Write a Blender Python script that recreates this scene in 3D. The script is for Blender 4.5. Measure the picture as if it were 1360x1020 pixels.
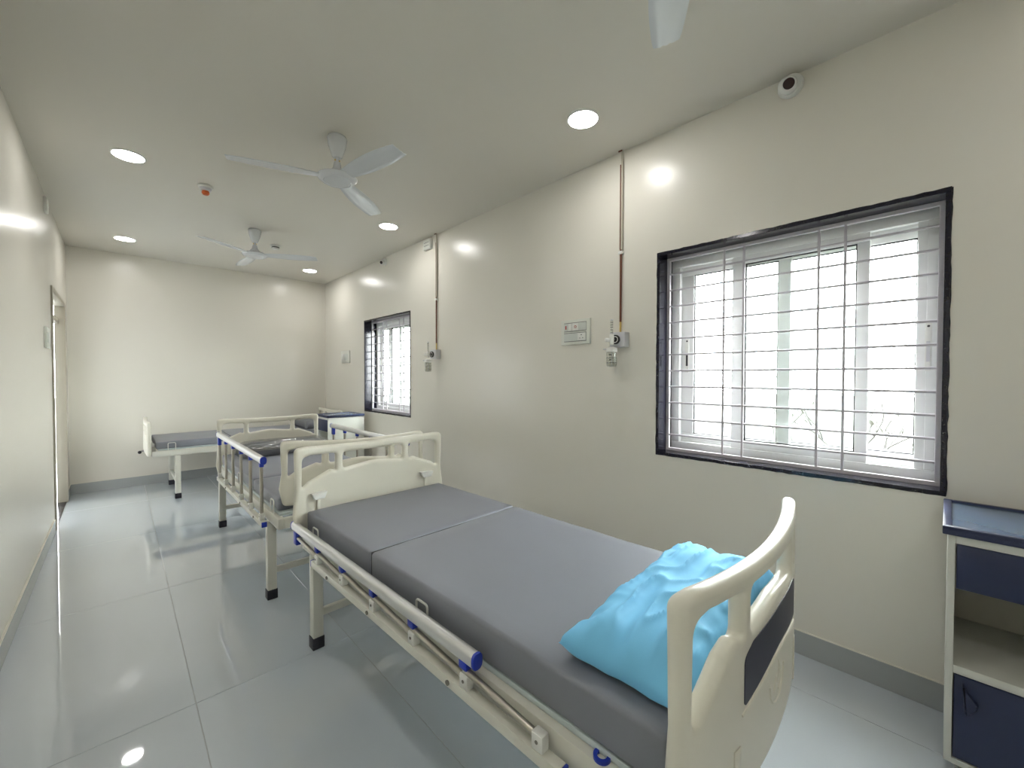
import bpy, bmesh, math, random
from mathutils import Vector, Matrix, noise
random.seed(7)
PI = math.pi
for o in list(bpy.data.objects): bpy.data.objects.remove(o)
scene = bpy.context.scene
COL = scene.collection

# ------------------------------------------------------------------ camera, world, exposure
XR, XL, YF, YB, H = 2.397, -0.4175, 6.849, -1.75, 2.814
cam_d = bpy.data.cameras.new('camera'); cam = bpy.data.objects.new('camera', cam_d); COL.objects.link(cam)
cam_d.sensor_fit = 'HORIZONTAL'; cam_d.sensor_width = 36.0; cam_d.lens = 550.107 / 1360 * 36.0
cam_d.clip_start = 0.02
_r = Vector((0.72519621, -0.68854099, 0.00132617)); _u = Vector((0.01185532, 0.01441216, 0.99982586)); _f = Vector((0.6884402, 0.7250542, -0.01861452))
cam.matrix_world = Matrix(((_r.x, _u.x, -_f.x, 0), (_r.y, _u.y, -_f.y, 0), (_r.z, _u.z, -_f.z, 1.35), (0, 0, 0, 1)))
scene.camera = cam
world = bpy.data.worlds.new('overcast_sky'); scene.world = world; world.use_nodes = True
_bg = world.node_tree.nodes['Background']
_bg.inputs['Color'].default_value = (0.97, 0.985, 1.0, 1); _bg.inputs['Strength'].default_value = 17.0
LAMP = 46.0          # radiance of the ceiling downlights
vs = scene.view_settings
vs.view_transform = 'Standard'; vs.look = 'None'; vs.gamma = 1.0; vs.exposure = 0.75; vs.use_curve_mapping = False

# ------------------------------------------------------------------ materials
def srgb(r, g, b):
    f = lambda c: (c / 255 / 12.92) if c / 255 <= 0.04045 else ((c / 255 + 0.055) / 1.055) ** 2.4
    return (f(r), f(g), f(b), 1)
def mat(name, col, rough=0.5, metal=0.0, var=0.03, scale=6.0, bump=0.0, bscale=200.0, spec=0.5, coat=0.0, emit=None, emit_s=0.0):
    m = bpy.data.materials.new(name); m.use_nodes = True
    nt = m.node_tree; b = nt.nodes['Principled BSDF']
    b.inputs['Roughness'].default_value = rough; b.inputs['Metallic'].default_value = metal
    b.inputs['Specular IOR Level'].default_value = spec; b.inputs['Coat Weight'].default_value = coat
    b.inputs['Coat Roughness'].default_value = 0.03
    tc = nt.nodes.new('ShaderNodeTexCoord')
    n = nt.nodes.new('ShaderNodeTexNoise'); n.inputs['Scale'].default_value = scale; n.inputs['Detail'].default_value = 4
    nt.links.new(tc.outputs['Object'], n.inputs['Vector'])
    mx = nt.nodes.new('ShaderNodeMix'); mx.data_type = 'RGBA'
    c = Vector(col[:3]); k0, k1 = c * (1 - var), c * (1 + var)
    mx.inputs[6].default_value = (*k0, 1); mx.inputs[7].default_value = (*[min(1, v) for v in k1], 1)
    nt.links.new(n.outputs['Fac'], mx.inputs[0]); nt.links.new(mx.outputs[2], b.inputs['Base Color'])
    if bump > 0:
        n2 = nt.nodes.new('ShaderNodeTexNoise'); n2.inputs['Scale'].default_value = bscale; n2.inputs['Detail'].default_value = 3
        nt.links.new(tc.outputs['Object'], n2.inputs['Vector'])
        bp = nt.nodes.new('ShaderNodeBump'); bp.inputs['Strength'].default_value = bump; bp.inputs['Distance'].default_value = 0.002
        nt.links.new(n2.outputs['Fac'], bp.inputs['Height']); nt.links.new(bp.outputs['Normal'], b.inputs['Normal'])
    if emit:
        b.inputs['Emission Color'].default_value = emit; b.inputs['Emission Strength'].default_value = emit_s
    return m
def glass(name, tint=(0.97, 0.99, 0.98, 1), gloss=0.06, rough=0.02):
    m = bpy.data.materials.new(name); m.use_nodes = True; nt = m.node_tree
    for n in list(nt.nodes): nt.nodes.remove(n)
    o = nt.nodes.new('ShaderNodeOutputMaterial'); t = nt.nodes.new('ShaderNodeBsdfTransparent'); g = nt.nodes.new('ShaderNodeBsdfGlossy')
    mx = nt.nodes.new('ShaderNodeMixShader'); t.inputs[0].default_value = tint; g.inputs['Roughness'].default_value = rough
    mx.inputs[0].default_value = gloss
    nt.links.new(t.outputs[0], mx.inputs[1]); nt.links.new(g.outputs[0], mx.inputs[2]); nt.links.new(mx.outputs[0], o.inputs[0])
    return m
M = {
 'ext': mat('light_block_grey_render', (0.30, 0.305, 0.31, 1), 0.8, var=0.06, scale=2),  # for the added veranda walls, grey kept low to cut daylight spill
 'wall': mat('cream_wall_paint', (0.765, 0.735, 0.655, 1), 0.27, var=0.012, scale=1.2, bump=0.06, bscale=60),
 'ceiling': mat('ceiling_paint', (0.70, 0.67, 0.595, 1), 0.5, var=0.012, scale=1.0, bump=0.04, bscale=40),
 'tile': mat('glossy_vitrified_tile', (0.55, 0.60, 0.65, 1), 0.030, var=0.035, scale=1.6, spec=1.0, coat=1.0),
 'grout': mat('tile_grout', (0.42, 0.43, 0.43, 1), 0.8),
 'skirt': mat('grey_skirting_tile', (0.40, 0.42, 0.42, 1), 0.22, var=0.05, scale=3),
 'skirt_cap': mat('skirting_grout_line', (0.72, 0.69, 0.60, 1), 0.6),
 'granite': mat('black_polished_granite', (0.012, 0.012, 0.022, 1), 0.14, var=0.4, scale=90),
 'upvc': mat('white_upvc', (0.80, 0.81, 0.80, 1), 0.3, var=0.01),
 'gasket': mat('dark_rubber_gasket', (0.02, 0.02, 0.022, 1), 0.6),
 'grille': mat('grille_paint', (0.62, 0.59, 0.63, 1), 0.35, var=0.03, scale=30),
 'glass': glass('window_glass'),
 'cream': mat('cream_abs_plastic', (0.77, 0.745, 0.64, 1), 0.30, var=0.012, scale=3),
 'frame': mat('ivory_powder_coat', (0.70, 0.69, 0.615, 1), 0.36, var=0.02, scale=8),
 'platform': mat('pale_blue_grey_sheet', (0.52, 0.585, 0.60, 1), 0.4, var=0.03),
 'mattress': mat('grey_rexine', (0.215, 0.226, 0.262, 1), 0.42, var=0.05, scale=4, bump=0.12, bscale=350),
 'seam': mat('dark_seam', (0.05, 0.05, 0.055, 1), 0.7),
 'alu': mat('satin_aluminium', (0.70, 0.70, 0.69, 1), 0.36, metal=0.7, var=0.02, scale=3),
 'steel': mat('brushed_steel_bar', (0.50, 0.47, 0.41, 1), 0.28, metal=0.9, var=0.05, scale=30),
 'blue': mat('royal_blue_plastic', (0.016, 0.045, 0.44, 1), 0.35, var=0.05),
 'white': mat('white_plastic', (0.78, 0.78, 0.74, 1), 0.32, var=0.015),
 'rubber': mat('navy_black_rubber', (0.018, 0.018, 0.028, 1), 0.55, var=0.1),
 'bolt': mat('zinc_bolt', (0.22, 0.21, 0.18, 1), 0.4, metal=0.8),
 'navy': mat('navy_laminate', (0.018, 0.026, 0.075, 1), 0.38, var=0.08, scale=12),
 'decal': mat('slate_blue_decal', (0.040, 0.042, 0.068, 1), 0.42, var=0.04),
 'traytop': mat('navy_tray_top', (0.075, 0.115, 0.19, 1), 0.22, var=0.06, scale=10, spec=0.6),
 'cab': mat('cabinet_ivory', (0.66, 0.665, 0.61, 1), 0.36, var=0.015),
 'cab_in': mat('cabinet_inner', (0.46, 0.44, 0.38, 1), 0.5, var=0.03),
 'pillow': mat('sky_blue_cotton', (0.20, 0.57, 0.88, 1), 0.75, var=0.04, scale=5, bump=0.1, bscale=400),
 'pillow_grey': mat('grey_pillow_cover', (0.13, 0.135, 0.15, 1), 0.45, var=0.06, scale=8),
 'plastic_wrap': glass('clear_plastic_wrap', (0.90, 0.91, 0.93, 1), 0.26, 0.08),
 'lampring': mat('downlight_rim', (0.85, 0.85, 0.83, 1), 0.4),
 'lamp': mat('downlight_diffuser', (0.9, 0.9, 0.9, 1), 0.5, emit=(1.0, 0.985, 0.955, 1), emit_s=LAMP),
 'fan': mat('fan_white_enamel', (0.70, 0.72, 0.74, 1), 0.22, var=0.02, coat=0.3),
 'fan_dark': mat('fan_motor_gap', (0.08, 0.075, 0.07, 1), 0.5),
 'brass': mat('brass_pin', (0.65, 0.47, 0.16, 1), 0.3, metal=0.8),
 'copper': mat('tarnished_copper', (0.17, 0.065, 0.04, 1), 0.38, metal=0.6, var=0.35, scale=14),
 'beige_pipe': mat('painted_pipe', (0.50, 0.46, 0.37, 1), 0.4, var=0.1, scale=12),
 'outlet': mat('grey_white_outlet', (0.60, 0.60, 0.62, 1), 0.32, var=0.02),
 'black': mat('black_plastic', (0.012, 0.012, 0.013, 1), 0.35),
 'clear': glass('clear_acrylic', (0.90, 0.91, 0.89, 1), 0.14, 0.05),
 'mark': mat('printed_mark', (0.06, 0.06, 0.06, 1), 0.6),
 'red': mat('red_mark', (0.45, 0.04, 0.03, 1), 0.5),
 'orange': mat('orange_plastic', (0.62, 0.13, 0.03, 1), 0.4),
 'switch': mat('switch_plate', (0.70, 0.71, 0.64, 1), 0.35, var=0.01),
 'module': mat('switch_module', (0.62, 0.645, 0.60, 1), 0.35, var=0.01),
 'chrome': mat('crank_chrome', (0.45, 0.45, 0.46, 1), 0.2, metal=0.9),
 'doorframe': mat('door_frame_paint', (0.36, 0.33, 0.26, 1), 0.45, var=0.03),
 'ground': mat('dry_grass_ground', (0.058, 0.0585, 0.047, 1), 0.9, var=0.3, scale=0.6),
 'bark': mat('pale_bark', (0.048, 0.047, 0.045, 1), 0.9, var=0.2),
 'leaf': mat('pale_dry_leaf', (0.052, 0.053, 0.044, 1), 0.8, var=0.2),
 'lens': mat('camera_lens', (0.03, 0.008, 0.008, 1), 0.08),
}

# ------------------------------------------------------------------ mesh helpers
class MB:
    """collects shapes, builds ONE mesh object"""
    def __init__(self): self.bm = bmesh.new()
    def _add(self, tmp, mtx=None):
        if mtx is not None: bmesh.ops.transform(tmp, matrix=mtx, verts=tmp.verts)
        me = bpy.data.meshes.new('tmp'); tmp.to_mesh(me); tmp.free(); self.bm.from_mesh(me); bpy.data.meshes.remove(me); return self
    def box(self, x0, x1, y0, y1, z0, z1, bev=0.0, seg=2, mtx=None):
        t = bmesh.new(); bmesh.ops.create_cube(t, size=1)
        for v in t.verts: v.co = Vector(((x0 + x1) / 2 + v.co.x * (x1 - x0), (y0 + y1) / 2 + v.co.y * (y1 - y0), (z0 + z1) / 2 + v.co.z * (z1 - z0)))
        if bev > 0: bmesh.ops.bevel(t, geom=list(t.edges), offset=bev, segments=seg, profile=0.5, affect='EDGES')
        return self._add(t, mtx)
    def cyl(self, p0, p1, r, seg=16, r2=None, bev=0.0):
        p0, p1 = Vector(p0), Vector(p1); d = p1 - p0
        t = bmesh.new(); bmesh.ops.create_cone(t, cap_ends=True, segments=seg, radius1=r, radius2=r if r2 is None else r2, depth=d.length)
        if bev > 0: bmesh.ops.bevel(t, geom=[e for e in t.edges if any(len(f.verts) > 4 for f in e.link_faces)], offset=bev, segments=2, profile=0.5, affect='EDGES')
        return self._add(t, Matrix.Translation((p0 + p1) / 2) @ d.to_track_quat('Z', 'Y').to_matrix().to_4x4())
    def tube(self, pts, r, seg=10, closed=False, sy=1.0):
        pts = [Vector(p) for p in pts]; n = len(pts); t = bmesh.new(); rings = []; up0 = None
        for i, p in enumerate(pts):
            a = pts[(i - 1) % n] if (closed or i > 0) else p; b = pts[(i + 1) % n] if (closed or i < n - 1) else p
            d = (b - a).normalized()
            up = Vector((0, 0, 1)) if abs(d.z) < 0.95 else Vector((0, 1, 0))
            if up0 is not None: up = up0
            s = d.cross(up).normalized(); w = s.cross(d).normalized(); up0 = w
            rr = r[i] if isinstance(r, (list, tuple)) else r
            rings.append([t.verts.new(p + s * math.cos(2 * PI * k / seg) * rr + w * math.sin(2 * PI * k / seg) * rr * sy) for k in range(seg)])
        m = n if closed else n - 1
        for i in range(m):
            A, B = rings[i], rings[(i + 1) % n]
            for k in range(seg): t.faces.new((A[k], A[(k + 1) % seg], B[(k + 1) % seg], B[k]))
        if not closed:
            t.faces.new(rings[0][::-1]); t.faces.new(rings[-1])
        bmesh.ops.recalc_face_normals(t, faces=t.faces)
        return self._add(t)
    def lathe(self, prof, seg=32, mtx=None):
        """prof: (r, z) from one end to the other"""
        t = bmesh.new(); rings = []
        for r, z in prof:
            if r < 1e-5: rings.append([t.verts.new((0, 0, z))])
            else: rings.append([t.verts.new((r * math.cos(2 * PI * k / seg), r * math.sin(2 * PI * k / seg), z)) for k in range(seg)])
        for A, B in zip(rings, rings[1:]):
            for k in range(seg):
                k2 = (k + 1) % seg
                if len(A) == 1 and len(B) == 1: continue
                if len(A) == 1: t.faces.new((A[0], B[k2], B[k]))
                elif len(B) == 1: t.faces.new((A[k], A[k2], B[0]))
                else: t.faces.new((A[k], A[k2], B[k2], B[k]))
        closed = (Vector(prof[0]) - Vector(prof[-1])).length < 1e-7
        if closed: bmesh.ops.remove_doubles(t, verts=t.verts, dist=1e-6)
        for R_, rev in () if closed else ((rings[0], True), (rings[-1], False)):
            if len(R_) > 1: t.faces.new(R_[::-1] if rev else R_)
        bmesh.ops.recalc_face_normals(t, faces=t.faces)
        return self._add(t, mtx)
    def prism(self, poly, a, b, axes='xz', bev=0.0):
        """polygon in a plane, extruded along the third axis from a to b"""
        t = bmesh.new()
        def P(p, h):
            if axes == 'xz': return (p[0], h, p[1])
            if axes == 'yz': return (h, p[0], p[1])
            return (p[0], p[1], h)
        A = [t.verts.new(P(p, a)) for p in poly]; B = [t.verts.new(P(p, b)) for p in poly]; n = len(poly)
        t.faces.new(A); t.faces.new(B[::-1])
        for i in range(n): t.faces.new((A[i], B[i], B[(i + 1) % n], A[(i + 1) % n]))
        bmesh.ops.recalc_face_normals(t, faces=t.faces)
        if bev > 0:
            bmesh.ops.bevel(t, geom=list(t.edges), offset=bev, segments=2, profile=0.5, affect='EDGES')
        return self._add(t)
    def quad(self, *ps):
        self.bm.faces.new([self.bm.verts.new(p) for p in ps]); return self
    def build(self, name, m, parent=None, smooth=35.0, loc=None, rot=None):
        me = bpy.data.meshes.new(name)
        if smooth:
            for f in self.bm.faces: f.smooth = True
            lim = math.radians(smooth)
            for e in self.bm.edges:
                if len(e.link_faces) == 2: e.smooth = e.calc_face_angle(0) < lim
        self.bm.to_mesh(me); self.bm.free(); me.materials.append(M[m])
        o = bpy.data.objects.new(name, me); COL.objects.link(o)
        if parent is not None: o.parent = parent
        if loc is not None: o.location = loc
        if rot is not None: o.rotation_euler = rot
        return o
def B(*a, **k): return MB().box(*a, **k)
def empty(name, loc=(0, 0, 0), rz=0.0):
    o = bpy.data.objects.new(name, None); COL.objects.link(o); o.empty_display_size = 0.1
    o.location = loc; o.rotation_euler = (0, 0, rz); return o
def tag(o, label=None, cat=None, group=None, kind=None):
    if label: o['label'] = label
    if cat: o['category'] = cat
    if group: o['group'] = group
    if kind: o['kind'] = kind
    return o
def struct(o, label=None, cat=None): return tag(o, label, cat, kind='structure')
def inst(o, name, parent, loc=None, rot=None):
    c = o.copy(); c.name = name; COL.objects.link(c); c.parent = parent
    if loc is not None: c.location = loc
    if rot is not None: c.rotation_euler = rot
    return c
def fillet(pts, rad, n=6):
    out = []; N = len(pts)
    for i in range(N):
        p = Vector(pts[i]); a = Vector(pts[i - 1]); b = Vector(pts[(i + 1) % N])
        r = rad[i] if isinstance(rad, (list, tuple)) else rad
        da, db = (a - p), (b - p); la, lb = da.length, db.length
        da.normalize(); db.normalize(); ang = da.angle(db)
        if r <= 0 or ang > PI - 0.05: out.append(tuple(p)); continue
        tl = min(r / math.tan(ang / 2), la * 0.48, lb * 0.48)
        s, e = p + da * tl, p + db * tl
        for k in range(n + 1):
            t = k / n; out.append(tuple(s * (1 - t) ** 2 + p * 2 * t * (1 - t) + e * t ** 2))
    return out
def spline(pts, n=6, closed=False):
    out = []; N = len(pts); P = [Vector(p) for p in pts]
    for i in range(N if closed else N - 1):
        p0 = P[(i - 1) % N] if (closed or i > 0) else P[i]; p1 = P[i]; p2 = P[(i + 1) % N]; p3 = P[(i + 2) % N] if (closed or i < N - 2) else p2
        for k in range(n):
            t = k / n
            out.append(0.5 * ((2 * p1) + (p2 - p0) * t + (2 * p0 - 5 * p1 + 4 * p2 - p3) * t * t + (3 * p1 - p0 - 3 * p2 + p3) * t ** 3))
    if not closed: out.append(P[-1])
    return [tuple(v) for v in out]
def board_mesh(loops, half_t, bev, name, m, parent, yc=0.0):
    """rounded plate with holes: loops in (u, z); thickness along v"""
    cu = bpy.data.curves.new('outline', 'CURVE'); cu.dimensions = '2D'; cu.fill_mode = 'BOTH'
    cu.extrude = half_t - bev; cu.bevel_depth = bev; cu.bevel_resolution = 3; cu.offset = -bev
    for lp in loops:
        s = cu.splines.new('POLY'); s.points.add(len(lp) - 1); s.use_cyclic_u = True
        for pt, q in zip(s.points, lp): pt.co = (q[0], q[1], 0, 1)
    co = bpy.data.objects.new('outline', cu); COL.objects.link(co)
    dg = bpy.context.evaluated_depsgraph_get(); me = bpy.data.meshes.new_from_object(co.evaluated_get(dg))
    bpy.data.objects.remove(co); bpy.data.curves.remove(cu)
    for v in me.vertices: v.co = Vector((v.co.x, yc - v.co.z, v.co.y))
    bm = bmesh.new(); bm.from_mesh(me); bmesh.ops.remove_doubles(bm, verts=bm.verts, dist=0.0004)
    bpy.data.meshes.remove(me); mb = MB(); mb.bm.free(); mb.bm = bm
    bmesh.ops.recalc_face_normals(bm, faces=bm.faces)
    return mb.build(name, m, parent, smooth=50)

# ------------------------------------------------------------------ the room shell
WT = 0.26
W1 = (0.0, 1.235, 0.872, 2.10)          # window openings on the right wall: y0, y1, z0, z1
W2 = (4.190, 5.405, 0.882, 2.09)
DY0, DY1, DZ = 5.33, 6.51, 2.13         # doorway in the left wall
def wall_x(name, x, t, y0, y1, z0, z1, holes, m):
    """wall in the plane x, t = thickness (sign = outward), holes = (y0, y1, z0, z1)"""
    mb = MB()
    ys = sorted({y0, y1, *[h[0] for h in holes], *[h[1] for h in holes]}); zs = sorted({z0, z1, *[h[2] for h in holes], *[h[3] for h in holes]})
    ys = [v for v in ys if y0 <= v <= y1]; zs = [v for v in zs if z0 <= v <= z1]
    def solid(i, j):
        if not (0 <= i < len(ys) - 1 and 0 <= j < len(zs) - 1): return False
        cy, cz = (ys[i] + ys[i + 1]) / 2, (zs[j] + zs[j + 1]) / 2
        return not any(h[0] < cy < h[1] and h[2] < cz < h[3] for h in holes)
    for i in range(len(ys) - 1):
        for j in range(len(zs) - 1):
            if not solid(i, j): continue
            a, b, c, d = ys[i], ys[i + 1], zs[j], zs[j + 1]; X, Xo = x, x + t
            mb.quad((X, a, c), (X, b, c), (X, b, d), (X, a, d)); mb.quad((Xo, a, c), (Xo, b, c), (Xo, b, d), (Xo, a, d))
            if not solid(i - 1, j): mb.quad((X, a, c), (X, a, d), (Xo, a, d), (Xo, a, c))
            if not solid(i + 1, j): mb.quad((X, b, c), (X, b, d), (Xo, b, d), (Xo, b, c))
            if not solid(i, j - 1): mb.quad((X, a, c), (X, b, c), (Xo, b, c), (Xo, a, c))
            if not solid(i, j + 1): mb.quad((X, a, d), (X, b, d), (Xo, b, d), (Xo, a, d))
    bmesh.ops.remove_doubles(mb.bm, verts=mb.bm.verts, dist=1e-5); bmesh.ops.recalc_face_normals(mb.bm, faces=mb.bm.faces)
    return struct(mb.build(name, m, smooth=0))
wall_x('wall_right', XR, WT, YB - 0.2, YF + 0.2, 0, H, [W1, W2], 'wall')
LT = 0.066
wall_x('wall_left', XL, -LT, YB - 0.2, YF + 0.2, 0, H, [(DY0, DY1, 0.0, DZ)], 'wall')
struct(B(XL, XR, YF, YF + 0.2, 0, H).build('wall_back', 'wall', smooth=0))
struct(B(XL, XR, YB - 0.2, YB, 0, H).build('wall_front', 'wall', smooth=0))
struct(B(XL - LT, XR + WT, YB - 0.2, YF + 0.2, H, H + 0.15).build('ceiling', 'ceiling', smooth=0))
floor = struct(B(XL - LT, XR + WT, YB - 0.2, YF + 0.2, -0.12, -0.0025).build('floor', 'grout', smooth=0))
TX, TY, G = 0.6335, 1.285, 0.0020
tile_cache = {}
def tile(x0, x1, y0, y1):
    k = (round(x1 - x0, 3), round(y1 - y0, 3))
    if k not in tile_cache:
        w, d = (k[0] - G) / 2, (k[1] - G) / 2
        o = B(-w, w, -d, d, -0.0025, 0, bev=0.0006, seg=1).build('floor_tile', 'tile', floor, smooth=0); tile_cache[k] = o
    else: o = inst(tile_cache[k], 'floor_tile', floor)
    o.location = ((x0 + x1) / 2, (y0 + y1) / 2, 0)
xs = [XL, 0.2156, 0.2156 + TX, 0.2156 + 2 * TX, 0.2156 + 3 * TX, XR]
ysl = [YB] + [2.117 + TY * k for k in range(-3, 4) if YB < 2.117 + TY * k < YF] + [YF]
for a, b in zip(xs, xs[1:]):
    for c, d in zip(ysl, ysl[1:]): tile(a, b, c, d)
def skirting(name, x0, x1, y0, y1):
    s = struct(B(x0, x1, y0, y1, 0.0, 0.112, bev=0.001, seg=1).build(name, 'skirt', smooth=0))
    B(x0, x1, y0, y1, 0.1122, 0.1152).build('grout_line', 'skirt_cap', s, smooth=0)
SK = 0.010
skirting('baseboard_right', XR - SK, XR, YB, YF)
skirting('baseboard_back', XL + SK, XR - SK, YF - SK, YF)
skirting('baseboard_left', XL, XL + SK, YB, DY0 - 0.07)
skirting('baseboard_left_corner', XL, XL + SK, DY1 + 0.02, YF)
skirting('baseboard_front', XL + SK, XR - SK, YB, YB + SK)

# ------------------------------------------------------------------ windows
def window(idx, W):
    y0, y1, z0, z1 = W
    root = struct(empty('window_%d' % idx, (XR, (y0 + y1) / 2, z0)))
    oy = (y0 + y1) / 2; w = (y1 - y0) / 2; h = z1 - z0
    def rg(): return (random.random() - 0.5) * 0.006
    # polished granite lining of the opening, slightly proud of the wall, ragged outer edge
    T = 0.017
    def lining(a, b):
        mb = B(-0.004, WT, a[0], b[0], a[1], b[1], bev=0.0015, seg=1); return mb.build('granite_lining', 'granite', root)
    lining((-w, 0), (w, T)); lining((-w, h - T), (w, h)); lining((w - T, T), (w, h - T)); lining((-w, T), (-w + T, h - T))
    # dark smeared edge line around the opening
    for (ya, za, yb, zb) in ((-w, 0, w, 0), (-w, h, w, h), (w, 0, w, h), (-w, 0, -w, h)):
        n = 46; pts = []
        for k in range(n + 1):
            t = k / n; y, z = ya + (yb - ya) * t, za + (zb - za) * t
            pts.append((y, z))
        mb = MB(); t_ = bmesh.new(); A = []; Bv = []
        hor = abs(yb - ya) > abs(zb - za); sg = -1 if (za if hor else ya) <= (0 if hor else 0) and not (not hor and ya > 0) else 1
        if hor: sg = -1 if za == 0 else 1
        else: sg = -1 if ya < 0 else 1
        for y, z in pts:
            e = 0.0004 + random.random() * 0.0035
            A.append(t_.verts.new((-0.0022, y, z))); Bv.append(t_.verts.new((-0.0022, y, z + sg * e) if hor else (-0.0022, y + sg * e, z)))
        ext = []
        for i in range(n): ext.append(t_.faces.new((A[i], A[i + 1], Bv[i + 1], Bv[i])))
        r = bmesh.ops.extrude_face_region(t_, geom=ext)
        for v in [g for g in r['geom'] if isinstance(g, bmesh.types.BMVert)]: v.co.x = 0.0
        bmesh.ops.recalc_face_normals(t_, faces=t_.faces)
        mb._add(t_); mb.build('edge_seal', 'granite', root, smooth=0)
    iw, zb, zt = w - T, T, h - T
    # security grille
    gx = 0.098
    def bar(a, b, r, nm, par, m='grille'): return MB().cyl(a, b, r, seg=8).build(nm, m, par)
    mb = MB()
    for (a, b, c, d) in ((-iw, iw, zb, zb + 0.018), (-iw, iw, zt - 0.018, zt), (-iw, -iw + 0.018, zb + 0.018, zt - 0.018), (iw - 0.018, iw, zb + 0.018, zt - 0.018)):
        mb.box(gx - 0.004, gx + 0.016, a, b, c, d, bev=0.001, seg=1)
    gr = mb.build('grille', 'grille', root)
    first = None
    for k in range(11):
        z = zb + (zt - zb) * (k + 1) / 12
        if first is None: first = bar((0, -iw + 0.01, 0), (0, iw - 0.01, 0), 0.0060, 'grille_bar', gr); first.location = (gx + 0.004, 0, z)
        else: inst(first, 'grille_bar', gr, (gx + 0.004, 0, z))
    vf = None
    for yv in (0.883, 0.781, 0.445, 0.343):
        y = (yv - 0.6175)
        if vf is None: vf = B(-0.002, 0.006, -0.0055, 0.0055, zb + 0.01, zt - 0.01, bev=0.001, seg=1).build('grille_upright', 'grille', gr); vf.location = (gx - 0.002, y, 0)
        else: inst(vf, 'grille_upright', gr, (gx - 0.002, y, 0))
    # upvc outer frame
    fx0, fx1 = 0.162, 0.250; fw = 0.052
    mb = MB()
    for (a, b, c, d) in ((-iw, iw, zb, zb + fw), (-iw, iw, zt - fw, zt), (-iw, -iw + fw, zb + fw, zt - fw), (iw - fw, iw, zb + fw, zt - fw)):
        mb.box(fx0, fx1, a, b, c, d, bev=0.003, seg=2)
    mb.box(fx0 + 0.03, fx0 + 0.034, -iw + fw, iw - fw, zb + fw, zb + fw + 0.012); mb.box(fx0 + 0.03, fx0 + 0.034, -iw + fw, iw - fw, zt - fw - 0.012, zt - fw)
    mb.build('window_frame', 'upvc', root)
    def sash(ya, yb, xa, stile_a, stile_b, rail, za, zb_, latch=None):
        mb = MB(); th = 0.026
        for (a, b, c, d) in ((ya, yb, za, za + rail), (ya, yb, zb_ - rail, zb_), (ya, ya + stile_a, za + rail, zb_ - rail), (yb - stile_b, yb, za + rail, zb_ - rail)):
            mb.box(xa, xa + th, a, b, c, d, bev=0.003, seg=2)
        s = mb.build('sash', 'upvc', root)
        a, b, c, d = ya + stile_a, yb - stile_b, za + rail, zb_ - rail
        g = MB()
        for (p, q, r_, t) in ((a, b, c, c + 0.005), (a, b, d - 0.005, d), (a, a + 0.005, c, d), (b - 0.005, b, c, d)): g.box(xa + 0.006, xa + 0.020, p, q, r_, t)
        g.build('gasket', 'gasket', s, smooth=0)
        B(xa + 0.011, xa + 0.015, a + 0.005, b - 0.005, c + 0.005, d - 0.005).build('glass_pane', 'glass', s, smooth=0)
        if latch is not None:
            B(xa - 0.007, xa, latch - 0.011, latch + 0.011, h / 2 - 0.11, h / 2 + 0.10, bev=0.002).build('latch', 'white', s)
            B(xa - 0.010, xa - 0.0065, latch - 0.006, latch + 0.006, h / 2 - 0.07, h / 2 + 0.01, bev=0.001).build('latch_slider', 'gasket', s)
            MB().cyl((xa - 0.0085, latch, h / 2 + 0.085), (xa - 0.0065, latch, h / 2 + 0.085), 0.0055, 8).build('screw', 'mark', s)
            MB().cyl((xa - 0.0085, latch, h / 2 - 0.10), (xa - 0.0065, latch, h / 2 - 0.10), 0.0055, 8).build('screw', 'mark', s)
    Y = lambda v: (v - 0.6175) * (iw / 0.6005)
    za, ze = zb + 0.045, zt - 0.045
    sash(Y(0.581), Y(1.172), 0.195, 0.059, 0.080, 0.060, za, ze, latch=Y(1.130))
    sash(Y(0.028), Y(0.620), 0.223, 0.074, 0.030, 0.060, za, ze)
    sash(Y(0.261), Y(0.863), 0.1675, 0.047, 0.068, 0.058, za - 0.006, ze + 0.006)
    # the wide stile next to the near jamb carries the second latch
    st = B(0.1675, 0.193, Y(0.020), Y(0.101), za, ze, bev=0.003).build('meeting_stile', 'upvc', root)
    B(0.1605, 0.1675, Y(0.062) - 0.011, Y(0.062) + 0.011, h / 2 - 0.11, h / 2 + 0.10, bev=0.002).build('latch', 'white', st)
    B(0.1592, 0.1606, Y(0.062) - 0.006, Y(0.062) + 0.006, h / 2 - 0.07, h / 2 + 0.02).build('latch_slider', 'outlet', st, smooth=0)
    for dz in (0.085, -0.10): MB().cyl((0.159, Y(0.062), h / 2 + dz), (0.161, Y(0.062), h / 2 + dz), 0.005, 8).build('screw', 'mark', st)
    return root
window(1, W1); window(2, W2)

# ------------------------------------------------------------------ doorway, left wall
d1 = struct(empty('door_1', (XL, (DY0 + DY1) / 2, 0)))
dw = (DY1 - DY0) / 2
B(-LT - 0.002, 0.012, dw - 0.05, dw, 0, DZ, bev=0.003).build('door_jamb', 'doorframe', d1)
B(-LT - 0.002, 0.012, -dw, -dw + 0.05, 0, DZ, bev=0.003).build('door_jamb', 'doorframe', d1)
B(-LT - 0.002, 0.012, -dw + 0.05, dw - 0.05, DZ - 0.05, DZ, bev=0.003).build('door_head', 'doorframe', d1)
B(-LT - 0.03, 0.0, -dw + 0.05, dw - 0.05, 0.0, 0.006).build('threshold', 'granite', d1, smooth=0)
tb = B(-LT - 0.001, -LT + 0.03, -dw + 0.05, dw - 0.05, 1.895, 1.945, bev=0.003).build('transom_bar', 'doorframe', d1)
struct(B(XL - LT - 2.4, XL - LT, YB, YF + 2.5, 2.62, 2.75).build('sky_block_roof', 'ceiling', smooth=0))      # added roof slab outside the doorway, unseen, cuts the sky light
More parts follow.
